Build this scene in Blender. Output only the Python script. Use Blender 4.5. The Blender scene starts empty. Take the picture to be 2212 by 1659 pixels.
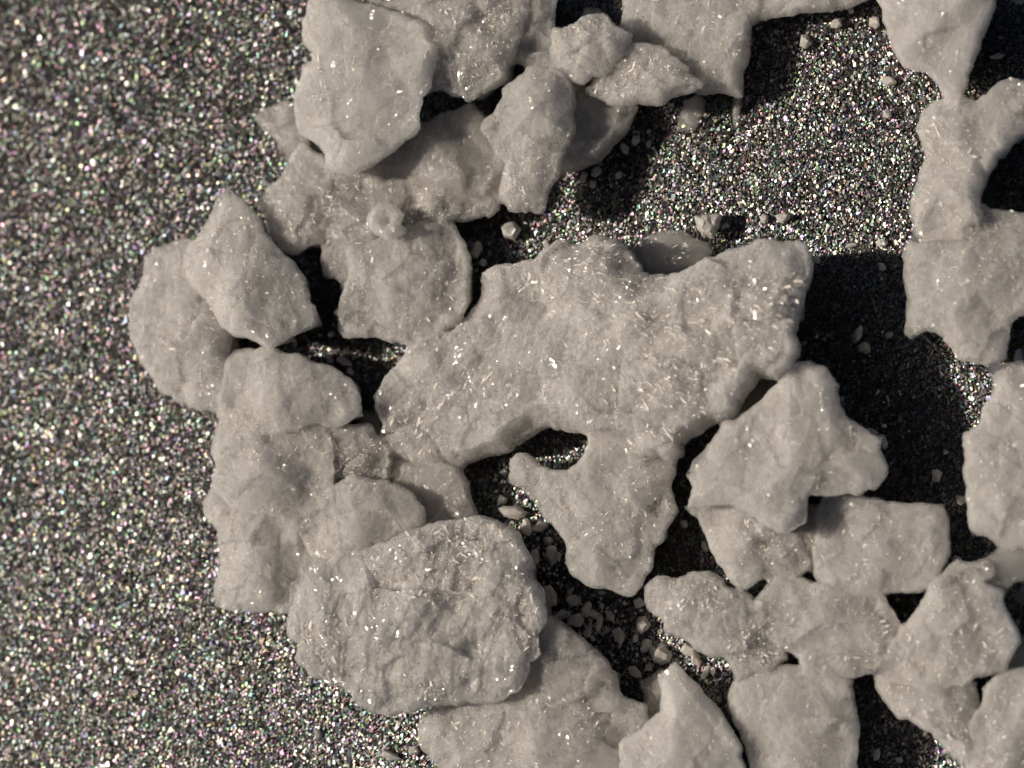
import bpy, math, random
import numpy as np
from mathutils import Vector, Matrix
from mathutils.geometry import delaunay_2d_cdt

C = bpy.context.scene
rng = np.random.default_rng(7)
random.seed(7)

# ------------------------------------------------------------------ camera
# one unit is about one millimetre; the frame is 22 units wide on the plate
DW, DH = 2212.0, 1659.0
cam_d = Vector((0.22, -0.10, 1.0)).normalized()
DIST = 56.0
cam_loc = cam_d * DIST
zc = cam_d
xc = Vector((0, 1, 0)).cross(zc).normalized()
yc = zc.cross(xc).normalized()
LENS = 36.0 * DIST / 22.12
cam = bpy.data.cameras.new("camera")
camo = bpy.data.objects.new("camera", cam)
C.collection.objects.link(camo)
camo.matrix_world = Matrix(((xc.x, yc.x, zc.x, cam_loc.x), (xc.y, yc.y, zc.y, cam_loc.y),
                            (xc.z, yc.z, zc.z, cam_loc.z), (0, 0, 0, 1)))
cam.lens = LENS
cam.sensor_width = 36
cam.clip_end = 500
cam.dof.use_dof = True
cam.dof.focus_distance = DIST - 1.5
cam.dof.aperture_fstop = 0.075
C.camera = camo

# ------------------------------------------------------------------ light
SUN_EL, SUN_AZ = 38.0, 178.0           # azimuth measured from +x, light comes from the left
w = bpy.data.worlds.new("World")
C.world = w
w.use_nodes = True
nt = w.node_tree
nt.nodes.clear()
sky = nt.nodes.new("ShaderNodeTexSky")
sky.sky_type = 'NISHITA'
sky.sun_disc = False
sky.sun_elevation = math.radians(SUN_EL)
sky.sun_rotation = math.radians(90 - SUN_AZ)
sky.dust_density = 2.0
sky.air_density = 0.35
sky.altitude = 1500
sky.ozone_density = 0.6
bg = nt.nodes.new("ShaderNodeBackground")
bg.inputs[1].default_value = 0.05
wo = nt.nodes.new("ShaderNodeOutputWorld")
nt.links.new(sky.outputs[0], bg.inputs[0])
nt.links.new(bg.outputs[0], wo.inputs[0])
sd = bpy.data.lights.new("sun", 'SUN')
sd.energy = 5.0
sd.angle = math.radians(1.4)
sd.color = (1.0, 0.905, 0.785)
so = bpy.data.objects.new("sun", sd)
C.collection.objects.link(so)
e, a = math.radians(SUN_EL), math.radians(SUN_AZ)
sdir = Vector((math.cos(e) * math.cos(a), math.cos(e) * math.sin(a), math.sin(e)))
so.rotation_euler = sdir.to_track_quat('Z', 'Y').to_euler()
so.location = sdir * 40
C.view_settings.view_transform = 'Standard'
C.view_settings.look = 'None'
C.view_settings.gamma = 1
C.view_settings.exposure = -0.14
C.cycles.use_denoising = True
C.cycles.max_bounces = 10
C.cycles.volume_bounces = 5
C.cycles.use_adaptive_sampling = True
C.cycles.adaptive_threshold = 0.08
C.cycles.adaptive_min_samples = 16
C.cycles.transparent_max_bounces = 12


def at(px, py, z):
    """point of the place seen at picture position (px, py) on the level z"""
    u = (px - DW / 2) / DW * 36.0 / LENS
    v = -(py - DH / 2) / DW * 36.0 / LENS
    d = xc * u + yc * v - zc
    t = (z - cam_loc.z) / d.z
    p = cam_loc + d * t
    return p.x, p.y


# ------------------------------------------------------------------ noise
def _hash(ix, iy, s):
    n = (ix.astype(np.int64) * 374761393 + iy.astype(np.int64) * 668265263 + s * 974634777) & 0xffffffff
    n = ((n ^ (n >> 13)) * 1274126177) & 0xffffffff
    n = (n ^ (n >> 16)) & 0xffffffff
    return n / 4294967295.0


def vnoise(x, y, s=0):
    ix, iy = np.floor(x), np.floor(y)
    fx, fy = x - ix, y - iy
    fx = fx * fx * (3 - 2 * fx)
    fy = fy * fy * (3 - 2 * fy)
    a = _hash(ix, iy, s); b = _hash(ix + 1, iy, s)
    c = _hash(ix, iy + 1, s); d = _hash(ix + 1, iy + 1, s)
    return (a * (1 - fx) + b * fx) * (1 - fy) + (c * (1 - fx) + d * fx) * fy - 0.5


def fbm(x, y, s=0, o=4):
    r = 0; am = 1
    for k in range(o):
        r = r + am * vnoise(x * 2 ** k + 13.7 * k, y * 2 ** k - 7.1 * k, s + k)
        am *= .5
    return r


def cells(x, y, f, s):
    """jittered cells: offset of the point from its nearest seed, two random numbers, distance"""
    X, Y = x * f, y * f
    ix, iy = np.floor(X), np.floor(Y)
    best = np.full(x.shape, 1e9); bx = np.zeros_like(x); by = np.zeros_like(x)
    r1 = np.zeros_like(x); r2 = np.zeros_like(x); r3 = np.zeros_like(x)
    for dx in (-1, 0, 1):
        for dy in (-1, 0, 1):
            jx, jy = ix + dx, iy + dy
            sx = jx + _hash(jx, jy, s); sy = jy + _hash(jx, jy, s + 1)
            d = (X - sx) ** 2 + (Y - sy) ** 2
            m = d < best
            best = np.where(m, d, best)
            bx = np.where(m, X - sx, bx); by = np.where(m, Y - sy, by)
            r1 = np.where(m, _hash(jx, jy, s + 2), r1)
            r2 = np.where(m, _hash(jx, jy, s + 3), r2)
            r3 = np.where(m, _hash(jx, jy, s + 4), r3)
    return bx / f, by / f, r1 - .5, r2 - .5, r3 - .5


# ------------------------------------------------------------------ materials
def nodes(name):
    m = bpy.data.materials.new(name)
    m.use_nodes = True
    t = m.node_tree
    t.nodes.clear()
    return m, t, t.nodes.new, t.links.new


def crystal_mat(name, base, rad, trans=0.0, grain=1.0, rough=0.38, milky=0.26, glint=0.5, veil=.74, dens=5.5):
    m, t, N, L = nodes(name)
    tc = N("ShaderNodeTexCoord")
    # grain of the broken surface
    n1 = N("ShaderNodeTexNoise"); n1.inputs["Scale"].default_value = 9; n1.inputs["Detail"].default_value = 5
    n1.inputs["Roughness"].default_value = .7
    n2 = N("ShaderNodeTexNoise"); n2.inputs["Scale"].default_value = 1.3; n2.inputs["Detail"].default_value = 4
    n3 = N("ShaderNodeTexVoronoi"); n3.inputs["Scale"].default_value = 11
    n3.inputs["Randomness"].default_value = 1
    mp = N("ShaderNodeMapping"); mp.inputs["Scale"].default_value = (1.15, .30, 1.0)
    mp.inputs["Rotation"].default_value = (0, 0, .8)
    ds = N("ShaderNodeTexNoise"); ds.inputs["Scale"].default_value = .7
    vs = N("ShaderNodeVectorMath"); vs.operation = 'MULTIPLY_ADD'
    vs.inputs[1].default_value = (1.6, 1.6, 1.6)
    for n in (n1, n2):
        L(tc.outputs["Object"], n.inputs["Vector"])
    L(tc.outputs["Object"], ds.inputs["Vector"])
    L(ds.outputs["Color"], vs.inputs[0]); L(tc.outputs["Object"], vs.inputs[2])
    L(vs.outputs[0], mp.inputs["Vector"]); L(mp.outputs[0], n3.inputs["Vector"])
    # colour: milky inclusions in a duller body
    add = N("ShaderNodeMath"); add.operation = 'ADD'
    L(n1.outputs["Fac"], add.inputs[0]); L(n2.outputs["Fac"], add.inputs[1])
    cr = N("ShaderNodeMapRange"); cr.inputs[1].default_value = .75; cr.inputs[2].default_value = 1.25
    L(add.outputs[0], cr.inputs[0])
    mx = N("ShaderNodeMix"); mx.data_type = 'RGBA'
    lo = tuple(c * (1 - milky * 1.3) for c in base) + (1,)
    kk = min(1 + milky, .93 / max(base)); hi = tuple(c * kk for c in base) + (1,)
    mx.inputs[6].default_value = lo; mx.inputs[7].default_value = hi
    L(cr.outputs[0], mx.inputs[0])
    # feathery white flecks inside the body
    fn = N("ShaderNodeTexNoise"); fn.inputs["Scale"].default_value = 6.5; fn.inputs["Detail"].default_value = 3
    fn.inputs["Roughness"].default_value = .65; fn.inputs["Distortion"].default_value = 1.2
    L(mp.outputs[0], fn.inputs["Vector"])
    fr = N("ShaderNodeMapRange"); fr.inputs[1].default_value = .54; fr.inputs[2].default_value = .66
    fr.inputs[4].default_value = 1.0 * min(1, milky * 5)
    L(fn.outputs["Fac"], fr.inputs[0])
    mf = N("ShaderNodeMix"); mf.data_type = 'RGBA'
    mf.inputs[7].default_value = (.95, .91, .85, 1)
    L(fr.outputs[0], mf.inputs[0]); L(mx.outputs[2], mf.inputs[6])
    # domains of different milkiness with fine healed cracks between them
    vd = N("ShaderNodeTexVoronoi"); vd.inputs["Scale"].default_value = 1.1
    wv = N("ShaderNodeVectorMath"); wv.operation = 'MULTIPLY_ADD'; wv.inputs[1].default_value = (.5, .5, .5)
    L(n1.outputs["Color"], wv.inputs[0]); L(tc.outputs["Object"], wv.inputs[2])
    L(wv.outputs[0], vd.inputs["Vector"])
    vc = N("ShaderNodeSeparateColor"); L(vd.outputs["Color"], vc.inputs[0])
    dm = N("ShaderNodeMapRange"); dm.inputs[3].default_value = 1 - milky * .85; dm.inputs[4].default_value = 1 + milky * .25
    L(vc.outputs[0], dm.inputs[0])
    ve = N("ShaderNodeTexVoronoi"); ve.feature = 'DISTANCE_TO_EDGE'; ve.inputs["Scale"].default_value = 2.3
    L(wv.outputs[0], ve.inputs["Vector"])
    er = N("ShaderNodeMapRange"); er.inputs[1].default_value = .0; er.inputs[2].default_value = .05
    er.inputs[3].default_value = 1 + milky * .35; er.inputs[4].default_value = 1
    L(ve.outputs["Distance"], er.inputs[0])
    mm = N("ShaderNodeMath"); mm.operation = 'MULTIPLY'
    oi = N("ShaderNodeObjectInfo")          # no two pieces are quite equally milky
    om = N("ShaderNodeMapRange"); om.inputs[3].default_value = .84; om.inputs[4].default_value = 1.06
    L(oi.outputs["Random"], om.inputs[0])
    o2 = N("ShaderNodeMath"); o2.operation = 'MULTIPLY'
    L(dm.outputs[0], o2.inputs[0]); L(om.outputs[0], o2.inputs[1])
    L(o2.outputs[0], mm.inputs[0]); L(er.outputs[0], mm.inputs[1])
    hs = N("ShaderNodeHueSaturation"); L(mm.outputs[0], hs.inputs["Value"]); L(mf.outputs[2], hs.inputs["Color"])
    # relief
    b1 = N("ShaderNodeBump"); b1.inputs["Strength"].default_value = .2 * grain
    b1.inputs["Distance"].default_value = .07
    L(n1.outputs["Fac"], b1.inputs["Height"])
    b2 = N("ShaderNodeBump"); b2.inputs["Strength"].default_value = .2 * grain
    b2.inputs["Distance"].default_value = .05
    L(n3.outputs["Distance"], b2.inputs["Height"]); L(b1.outputs[0], b2.inputs["Normal"])
    p = N("ShaderNodeBsdfPrincipled")
    L(hs.outputs[0], p.inputs["Base Color"])
    p.inputs["Roughness"].default_value = rough
    p.inputs["IOR"].default_value = 1.45
    p.inputs["Subsurface Weight"].default_value = 1.0
    p.inputs["Subsurface Radius"].default_value = (1.0, 1.0, 1.0)
    p.inputs["Subsurface Scale"].default_value = rad
    if trans > 0:
        p.inputs["Transmission Weight"].default_value = trans
    else:   # clearer, less milky places let one look into the body
        nt_ = N("ShaderNodeTexNoise"); nt_.inputs["Scale"].default_value = .8; nt_.inputs["Detail"].default_value = 2.5
        L(wv.outputs[0], nt_.inputs["Vector"])
        tr_ = N("ShaderNodeMapRange"); tr_.inputs[1].default_value = .50; tr_.inputs[2].default_value = .68
        tr_.inputs[3].default_value = 0; tr_.inputs[4].default_value = .41
        L(nt_.outputs["Fac"], tr_.inputs[0]); L(tr_.outputs[0], p.inputs["Transmission Weight"])
    b3 = N("ShaderNodeBump"); b3.inputs["Strength"].default_value = .22 * grain
    b3.inputs["Distance"].default_value = .07
    L(fn.outputs["Fac"], b3.inputs["Height"]); L(b2.outputs[0], b3.inputs["Normal"])
    L(b3.outputs[0], p.inputs["Normal"])
    # tiny cleavage faces, each with its own direction
    v = N("ShaderNodeTexVoronoi"); v.inputs["Scale"].default_value = 8
    L(mp.outputs[0], v.inputs["Vector"])
    sub = N("ShaderNodeVectorMath"); sub.operation = 'SUBTRACT'; sub.inputs[1].default_value = (.5, .5, .5)
    L(v.outputs["Color"], sub.inputs[0])
    sc = N("ShaderNodeVectorMath"); sc.operation = 'SCALE'; sc.inputs["Scale"].default_value = 1.9
    L(sub.outputs[0], sc.inputs[0])
    geo = N("ShaderNodeNewGeometry")
    ad = N("ShaderNodeVectorMath"); ad.operation = 'ADD'
    L(sc.outputs[0], ad.inputs[0]); L(geo.outputs["Normal"], ad.inputs[1])
    nm = N("ShaderNodeVectorMath"); nm.operation = 'NORMALIZE'
    L(ad.outputs[0], nm.inputs[0])
    g = N("ShaderNodeBsdfGlossy"); g.inputs["Roughness"].default_value = .22
    g.inputs["Color"].default_value = (.75, .73, .70, 1)
    L(nm.outputs[0], g.inputs["Normal"])
    # only part of the surface is cleaved: patches by a broad noise
    pn = N("ShaderNodeTexNoise"); pn.inputs["Scale"].default_value = .9; pn.inputs["Detail"].default_value = 3
    L(tc.outputs["Object"], pn.inputs["Vector"])
    pr = N("ShaderNodeMapRange"); pr.inputs[1].default_value = .48; pr.inputs[2].default_value = .68
    pr.inputs[3].default_value = 0.01; pr.inputs[4].default_value = .1 * glint
    L(pn.outputs["Fac"], pr.inputs[0])
    ms = N("ShaderNodeMixShader")
    L(pr.outputs[0], ms.inputs[0]); L(p.outputs[0], ms.inputs[1]); L(g.outputs[0], ms.inputs[2])
    o = N("ShaderNodeOutputMaterial")
    # part of the light passes the skin and scatters in the cloudy body
    if veil > 0:
        tp = N("ShaderNodeBsdfTransparent")
        mv = N("ShaderNodeMixShader"); mv.inputs[0].default_value = veil
        L(p.outputs[0], mv.inputs[1]); L(tp.outputs[0], mv.inputs[2])
        L(mv.outputs[0], ms.inputs[1])
        vo = N("ShaderNodeVolumePrincipled")
        vo.inputs["Color"].default_value = tuple(min(1, c ** .12) for c in base) + (1,)
        vo.inputs["Density"].default_value = dens
        vo.inputs["Anisotropy"].default_value = .25
        L(vo.outputs[0], o.inputs["Volume"])
    L(ms.outputs[0], o.inputs[0])
    return m


WARM = (.76, .705, .63)
MAT = {
    'frost': crystal_mat("frosted_crystal", WARM, .5),
    'pale': crystal_mat("pale_frosted_crystal", (.87, .815, .735), .5, grain=.8, milky=.16),
    'spark': crystal_mat("sparkling_crystal", (.77, .715, .64), .35, grain=1.3, rough=.3, milky=.36, glint=1.6),
    'bright': crystal_mat("bright_sparkling_crystal", (.86, .81, .74), .25, grain=1.3, rough=.27, milky=.22, glint=2.6, veil=.68, dens=6),
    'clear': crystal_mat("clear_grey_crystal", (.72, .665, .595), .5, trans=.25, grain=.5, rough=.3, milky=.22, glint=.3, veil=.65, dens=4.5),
    'dark': crystal_mat("dark_clear_crystal", (.60, .55, .49), .5, trans=.45, grain=.6, rough=.25, milky=.25, glint=.5, veil=.8, dens=2.2),
    'crumb': crystal_mat("crumb_crystal", (.93, .88, .81), .07, trans=.15, grain=.8, glint=.6, veil=.3, dens=9),
}


def chip_mat():
    m, t, N, L = nodes("splinter_crystal")
    p = N("ShaderNodeBsdfPrincipled"); p.inputs["Base Color"].default_value = (.96, .92, .86, 1)
    p.inputs["Roughness"].default_value = .25
    tr = N("ShaderNodeBsdfTranslucent"); tr.inputs["Color"].default_value = (.96, .92, .86, 1)
    ms = N("ShaderNodeMixShader"); ms.inputs[0].default_value = .35
    L(p.outputs[0], ms.inputs[1]); L(tr.outputs[0], ms.inputs[2])
    o = N("ShaderNodeOutputMaterial"); L(ms.outputs[0], o.inputs[0])
    return m


MAT['chip'] = chip_mat()

# ------------------------------------------------------------------ plate
def plate_mat():
    m, t, N, L = nodes("dark_gritty_metal")
    tc = N("ShaderNodeTexCoord")
    n = N("ShaderNodeTexNoise"); n.inputs["Scale"].default_value = 14; n.inputs["Detail"].default_value = 3
    L(tc.outputs["Object"], n.inputs["Vector"])
    cr = N("ShaderNodeMix"); cr.data_type = 'RGBA'
    cr.inputs[6].default_value = (.012, .011, .010, 1); cr.inputs[7].default_value = (.035, .031, .027, 1)
    L(n.outputs["Fac"], cr.inputs[0])
    b = N("ShaderNodeBump"); b.inputs["Distance"].default_value = .08; b.inputs["Strength"].default_value = .9
    L(n.outputs["Fac"], b.inputs["Height"])
    p = N("ShaderNodeBsdfPrincipled")
    p.inputs["Roughness"].default_value = .55
    L(cr.outputs[2], p.inputs["Base Color"]); L(b.outputs[0], p.inputs["Normal"])
    o = N("ShaderNodeOutputMaterial"); L(p.outputs[0], o.inputs[0])
    return m


def flake_mat():
    m, t, N, L = nodes("iridescent_metal_flake")
    g = N("ShaderNodeNewGeometry")
    wn = N("ShaderNodeTexWhiteNoise"); wn.noise_dimensions = '1D'
    L(g.outputs["Random Per Island"], wn.inputs["W"])
    sep = N("ShaderNodeSeparateColor"); L(wn.outputs["Color"], sep.inputs[0])
    hsv = N("ShaderNodeCombineColor"); hsv.mode = 'HSV'
    L(sep.outputs[0], hsv.inputs[0])
    s = N("ShaderNodeMapRange"); s.inputs[3].default_value = .0; s.inputs[4].default_value = .50
    L(sep.outputs[1], s.inputs[0]); L(s.outputs[0], hsv.inputs[1])
    v = N("ShaderNodeMapRange"); v.inputs[3].default_value = .10; v.inputs[4].default_value = .41
    L(sep.outputs[2], v.inputs[0]); L(v.outputs[0], hsv.inputs[2])
    p = N("ShaderNodeBsdfPrincipled")
    p.inputs["Metallic"].default_value = 1
    p.inputs["Roughness"].default_value = .41
    wm = N("ShaderNodeMix"); wm.data_type = 'RGBA'; wm.blend_type = 'MULTIPLY'; wm.inputs[0].default_value = 1
    wm.inputs[7].default_value = (1, .98, .94, 1)
    L(hsv.outputs[0], wm.inputs[6]); L(wm.outputs[2], p.inputs["Base Color"])
    o = N("ShaderNodeOutputMaterial"); L(p.outputs[0], o.inputs[0])
    return m


def mesh_obj(name, V, F, mat, parent=None, smooth=False, loc=None):
    me = bpy.data.meshes.new(name)
    V = np.asarray(V, dtype=np.float32)
    F = np.asarray(F, dtype=np.int32)
    n = F.shape[1]
    me.vertices.add(len(V)); me.vertices.foreach_set("co", V.ravel())
    me.loops.add(F.size); me.loops.foreach_set("vertex_index", F.ravel())
    me.polygons.add(len(F))
    me.polygons.foreach_set("loop_start", np.arange(0, F.size, n, dtype=np.int32))
    me.polygons.foreach_set("use_smooth", np.full(len(F), smooth))
    me.update(calc_edges=True)
    me.validate()
    me.materials.append(mat)
    o = bpy.data.objects.new(name, me)
    C.collection.objects.link(o)
    if loc is not None:
        o.location = loc
    if parent is not None:
        o.parent = parent
    return o


X0, X1, Y0_, Y1_ = -13.5, 13.5, -10.5, 10.5
def build_plate():
    nx, ny = 300, 240
    gx, gy = np.meshgrid(np.linspace(X0 - 3, X1 + 3, nx), np.linspace(Y0_ - 3, Y1_ + 3, ny))
    gz = -.05 + .05 * fbm(gx * 1.1, gy * 1.1, 5)
    V = np.stack([gx.ravel(), gy.ravel(), gz.ravel()], 1)
    i = np.arange(nx * ny).reshape(ny, nx)
    F = np.stack([i[:-1, :-1].ravel(), i[:-1, 1:].ravel(), i[1:, 1:].ravel(), i[1:, :-1].ravel()], 1)
    o = mesh_obj("ground", V, F, plate_mat(), smooth=True)
    o["kind"] = "structure"
    # grit: small tilted flakes, far too many to count
    s = .037
    cx, cy = np.meshgrid(np.arange(X0, X1, s), np.arange(Y0_, Y1_, s))
    cx = cx.ravel(); cy = cy.ravel(); n = len(cx)
    cx = cx + rng.uniform(-.03, .03, n); cy = cy + rng.uniform(-.03, .03, n)
    keep = rng.random(n) < .9
    cx, cy = cx[keep], cy[keep]; n = len(cx)
    ln = rng.lognormal(np.log(.0225), .35, n); wd = ln * rng.uniform(.4, .9, n)
    # the grinding leaves the flakes loosely aligned, turning slowly over the plate
    ang = 1.2 + 1.6 * fbm(cx * .12, cy * .12, 31, 2) + rng.normal(0, .55, n)
    tx = rng.normal(.42, .24, n); ty = rng.normal(-.19, .25, n)
    cz = .02 + .03 * rng.random(n) + .05 * fbm(cx * 1.1, cy * 1.1, 5)
    ca, sa = np.cos(ang), np.sin(ang)
    co = []
    for (u, v) in ((-1, -1), (1, -1), (1, 1), (-1, 1)):
        k = rng.uniform(.6, 1.15, n)
        x = (u * ln * ca - v * wd * sa) * k
        y = (u * ln * sa + v * wd * ca) * k
        co.append(np.stack([cx + x, cy + y, cz + x * tx + y * ty], 1))
    V = np.stack(co, 1).reshape(-1, 3)
    F = np.arange(4 * n).reshape(n, 4)
    g = mesh_obj("metal_grit", V, F, flake_mat())
    g["kind"] = "stuff"
    g["label"] = "dark glittering rainbow-tinted metal grit covering the whole surface under the crystals"
    g["category"] = "grit"


build_plate()


# ------------------------------------------------------------------ crystals
def seg_dist(P, Q):
    """distance of points P (n,2) to closed polyline Q (m,2)"""
    A = Q; B = np.roll(Q, -1, 0); D = B - A
    L2 = (D ** 2).sum(1) + 1e-12
    out = np.empty(len(P))
    for i in range(0, len(P), 2000):
        p = P[i:i + 2000][:, None, :]
        tt = np.clip(((p - A) * D).sum(2) / L2, 0, 1)
        d = p - (A + tt[..., None] * D)
        out[i:i + 2000] = np.sqrt((d ** 2).sum(2).min(1))
    return out


def inside(P, Q):
    x, y = P[:, 0], P[:, 1]
    r = np.zeros(len(P), bool)
    j = len(Q) - 1
    for i in range(len(Q)):
        xi, yi = Q[i]; xj, yj = Q[j]
        if yi != yj:
            c = ((yi > y) != (yj > y)) & (x < (xj - xi) * (y - yi) / (yj - yi) + xi)
            r ^= c
        j = i
    return r


def resample(Q, s):
    B = np.roll(Q, -1, 0)
    pts = []
    for a, b in zip(Q, B):
        L = np.linalg.norm(b - a)
        k = max(1, int(round(L / s)))
        for i in range(k):
            pts.append(a + (b - a) * i / k)
    return np.array(pts)


def smooth_poly(Q):
    """one pass of corner cutting"""
    B = np.roll(Q, -1, 0)
    return np.stack([Q * .95 + B * .05, Q * .05 + B * .95], 1).reshape(-1, 2)


def tri(bnd, inner):
    pts = [Vector(p) for p in np.vstack([bnd, inner])]
    nb = len(bnd)
    ed = [(i, (i + 1) % nb) for i in range(nb)]
    v, _, f, *_ = delaunay_2d_cdt(pts, ed, [], 1, 1e-7, False)
    v = np.array([[p.x, p.y] for p in v])
    f = np.array([tuple(t) for t in f if len(t) == 3])
    f = f[inside(v[f].mean(1), bnd)]
    return v, f


SP = .052
CRY = []


def crystal(label, cat, name, mat, z0, zm, zt, poly, rough=1.0, tilt=(0, 0), facet=1.0, ew=.2, chips=0, group=None, streak=None, lean=(0, 0), big=1.0):
    seed = len(CRY) * 17 + 3
    if not ("slab" in label or "wing-shaped" in label or "greyish broken" in label or "rounded lobe" in label or "rounded block crystal" in label or "grey triangular" in label or "dark grey crystal wedge" in label or "wedge of crystal" in label or "above the lit black plate" in label or "bar run" in label or "flake" in label or "shard" in label or zt < .9):
        zm = 1.9 + (zm - 1.9) * .62
        zt = 1.95 + (zt - 1.95) * .62
    r = np.random.default_rng(seed)
    PQ = resample(smooth_poly(np.array(poly, float)), SP * 100)
    # run on a little way under whatever touches it
    T = np.roll(PQ, -3, 0) - np.roll(PQ, 3, 0)
    Nn = np.stack([T[:, 1], -T[:, 0]], 1); Nn /= np.linalg.norm(Nn, axis=1)[:, None] + 1e-9
    if not inside(PQ - Nn * 1.0, PQ)[::7].mean() > .5:
        Nn = -Nn
    gr = np.zeros(len(PQ))
    lo, hi = PQ.min(0) - 20, PQ.max(0) + 20
    for k2, oth in enumerate(POLYS):
        if k2 == len(CRY):
            continue
        if (oth.min(0) > hi).any() or (oth.max(0) < lo).any():
            continue
        d2 = seg_dist(PQ, oth)
        gr = np.maximum(gr, np.where(inside(PQ, oth) | (d2 < 4.5), 1.0, 0))
    ker = np.ones(5) / 5
    gr = np.convolve(np.concatenate([gr[-2:], gr, gr[:2]]), ker, 'valid')
    PQ = PQ + Nn * (gr * 7 * np.clip((2.1 - zm) / .6, .35, 1))[:, None]
    pm = (PQ.min(0) + PQ.max(0)) / 2

    def lz(px, py):
        return np.maximum(min(zm, .42), zm + lean[0] * (px - pm[0]) / 100 + lean[1] * (py - pm[1]) / 100)
    Q = np.array([at(px, py, lz(px, py)) for px, py in PQ])
    # ragged outline
    T = np.roll(Q, -1, 0) - np.roll(Q, 1, 0)
    Nn = np.stack([T[:, 1], -T[:, 0]], 1); Nn /= np.linalg.norm(Nn, axis=1)[:, None] + 1e-9
    # broken edge: straight little breaks of uneven length, then fine crumbling
    arc = np.concatenate([[0], np.cumsum(np.linalg.norm(np.diff(Q, axis=0), axis=1))])
    kn = np.cumsum(r.uniform(.10, .42, int(arc[-1] / .1) + 4)); kn = np.concatenate([[0], kn])
    dn = np.interp(arc, kn, r.normal(0, .030, len(kn)))
    kn = np.cumsum(r.uniform(.04, .14, int(arc[-1] / .04) + 4)); kn = np.concatenate([[0], kn])
    dn = dn * (.4 + .6 * rough) + np.interp(arc, kn, r.normal(0, .016, len(kn))) * (.4 + .6 * rough)
    dn[-3:] = dn[-3:] * .5 + dn[0] * .5
    Q = Q + Nn * dn[:, None]
    c0 = Q.mean(0)
    lo, hi = Q.min(0), Q.max(0)
    gx, gy = np.meshgrid(np.arange(lo[0], hi[0], SP), np.arange(lo[1], hi[1], SP * .87))
    gx = gx + (np.arange(gx.shape[0]) % 2)[:, None] * SP * .5
    P = np.stack([gx.ravel(), gy.ravel()], 1) + r.uniform(-.3, .3, (gx.size, 2)) * SP
    vx = np.abs(P[:, 0]) < 13.5
    P = P[vx & (np.abs(P[:, 1]) < 11)]
    P = P[inside(P, Q)]
    d = seg_dist(P, Q)
    P = P[d > SP * .5]
    V2, F = tri(Q, P)
    nb = len(Q)
    x, y = V2[:, 0], V2[:, 1]
    d = seg_dist(V2, Q); d[:nb] = 0
    # body: rounded flank, then fracture planes cut it down
    cw = cells(x, y, .8, seed + 90)[2]
    q = np.clip(d / (ew * (.5 + 2.6 * (cw + .5) ** 2)), 0, 1)
    H = zt - zm
    h = H * (.25 + .75 * q) * (1 - (1 - np.clip(d / .05, 0, 1)) ** 2)
    size = max(hi - lo)
    for k in range(8):
        pa = r.uniform(0, 6.283); sl = r.uniform(.08, .50) * facet
        off = r.uniform(.0, .35) * size * .5
        cut = H * r.uniform(.85, 1.0) - sl * ((x - c0[0]) * math.cos(pa) + (y - c0[1]) * math.sin(pa) - off)
        m = h - cut
        h = np.where(m > 0, np.maximum(cut, h * .6), h)
    h = h + (tilt[0] * (x - c0[0]) + tilt[1] * (y - c0[1])) * q
    bx, by, a1, a2, a3 = cells(x + .12 * fbm(x * 2, y * 2, seed), y, 1.15, seed + 20)
    e1 = np.clip(d / .3, 0, 1)
    h = h + e1 * (.34 * (a1 * bx + a2 * by) + .07 * a3) * rough
    bx, by, a1, a2, a3 = cells(x + .1 * fbm(x * 5, y * 5, seed), y, 4.2, seed + 40)
    e2 = np.clip(d / .12, 0, 1)
    h = h + e2 * (.24 * (a1 * bx + a2 * by) + .02 * a3) * rough
    if streak is not None:
        sx, sy = at(streak[0], streak[1], zt)
        an = np.arctan2(y - sy, x - sx); rr = np.hypot(x - sx, y - sy)
        h = h + e1 * .022 * vnoise(an * streak[2], rr * .9, seed + 60) * np.clip(rr, 0, 1)
        h = h + e1 * .02 * vnoise(an * streak[2] * 2.3, rr * 1.7, seed + 61) * np.clip(rr, 0, 1)
    h = h + e2 * (.10 * fbm(x * 2.5, y * 2.5, seed + 7, 4)) * rough + e2 * r.uniform(-.009, .009, len(x)) * rough
    if "ring-like" in label:
        h = h - .28 * np.exp(-((x - c0[0]) ** 2 + (y - c0[1] - .03) ** 2) / .022)
    else:       # steps where layers have split off
        sa_ = r.uniform(0, 6.283)
        tt = (x * math.cos(sa_) + y * math.sin(sa_)) * .6 + .3 * fbm(x * .5, y * .5, seed + 80, 3) + .6 * cells(x, y, .9, seed + 81)[2]
        h = h + e1 * (.06 * (np.floor(tt) - tt) + .035 * (np.round(2.3 * tt) - 2.3 * tt)) * rough
    h = np.maximum(h, 0.02 * q)
    lc = at(pm[0], pm[1], zm)
    lv = np.maximum(min(zm, .42) - zm, lean[0] * (x - lc[0]) - lean[1] * (y - lc[1]))
    z = zm + lv + h
    z[:nb] += fbm(x[:nb] * 1.2, y[:nb] * 1.2, seed + 3) * .25 * (zm - z0)
    # underside
    gx, gy = np.meshgrid(np.arange(lo[0], hi[0], .32), np.arange(lo[1], hi[1], .32))
    P = np.stack([gx.ravel(), gy.ravel()], 1)
    P = P[inside(P, Q)]
    P = P[seg_dist(P, Q) > .1] if len(P) else np.array([c0])
    if len(P) == 0:
        P = np.array([c0])
    U2, G = tri(Q, P)
    du = seg_dist(U2, Q)
    zu = zm - (zm - z0) * np.sqrt(np.maximum(0, 1 - (1 - np.clip(du / (.35 * ew + .05), 0, 1)) ** 2))
    zu = zu + np.clip(du / .5, 0, 1) * 0
    zu[:nb] = z[:nb]
    off = len(V2)
    Vt = np.column_stack([x, y, z]); Vu = np.column_stack([U2, zu])[nb:]
    Gf = []
    for t3 in G:
        Gf.append(tuple((i if i < nb else off + i - nb) for i in t3)[::-1])

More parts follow.
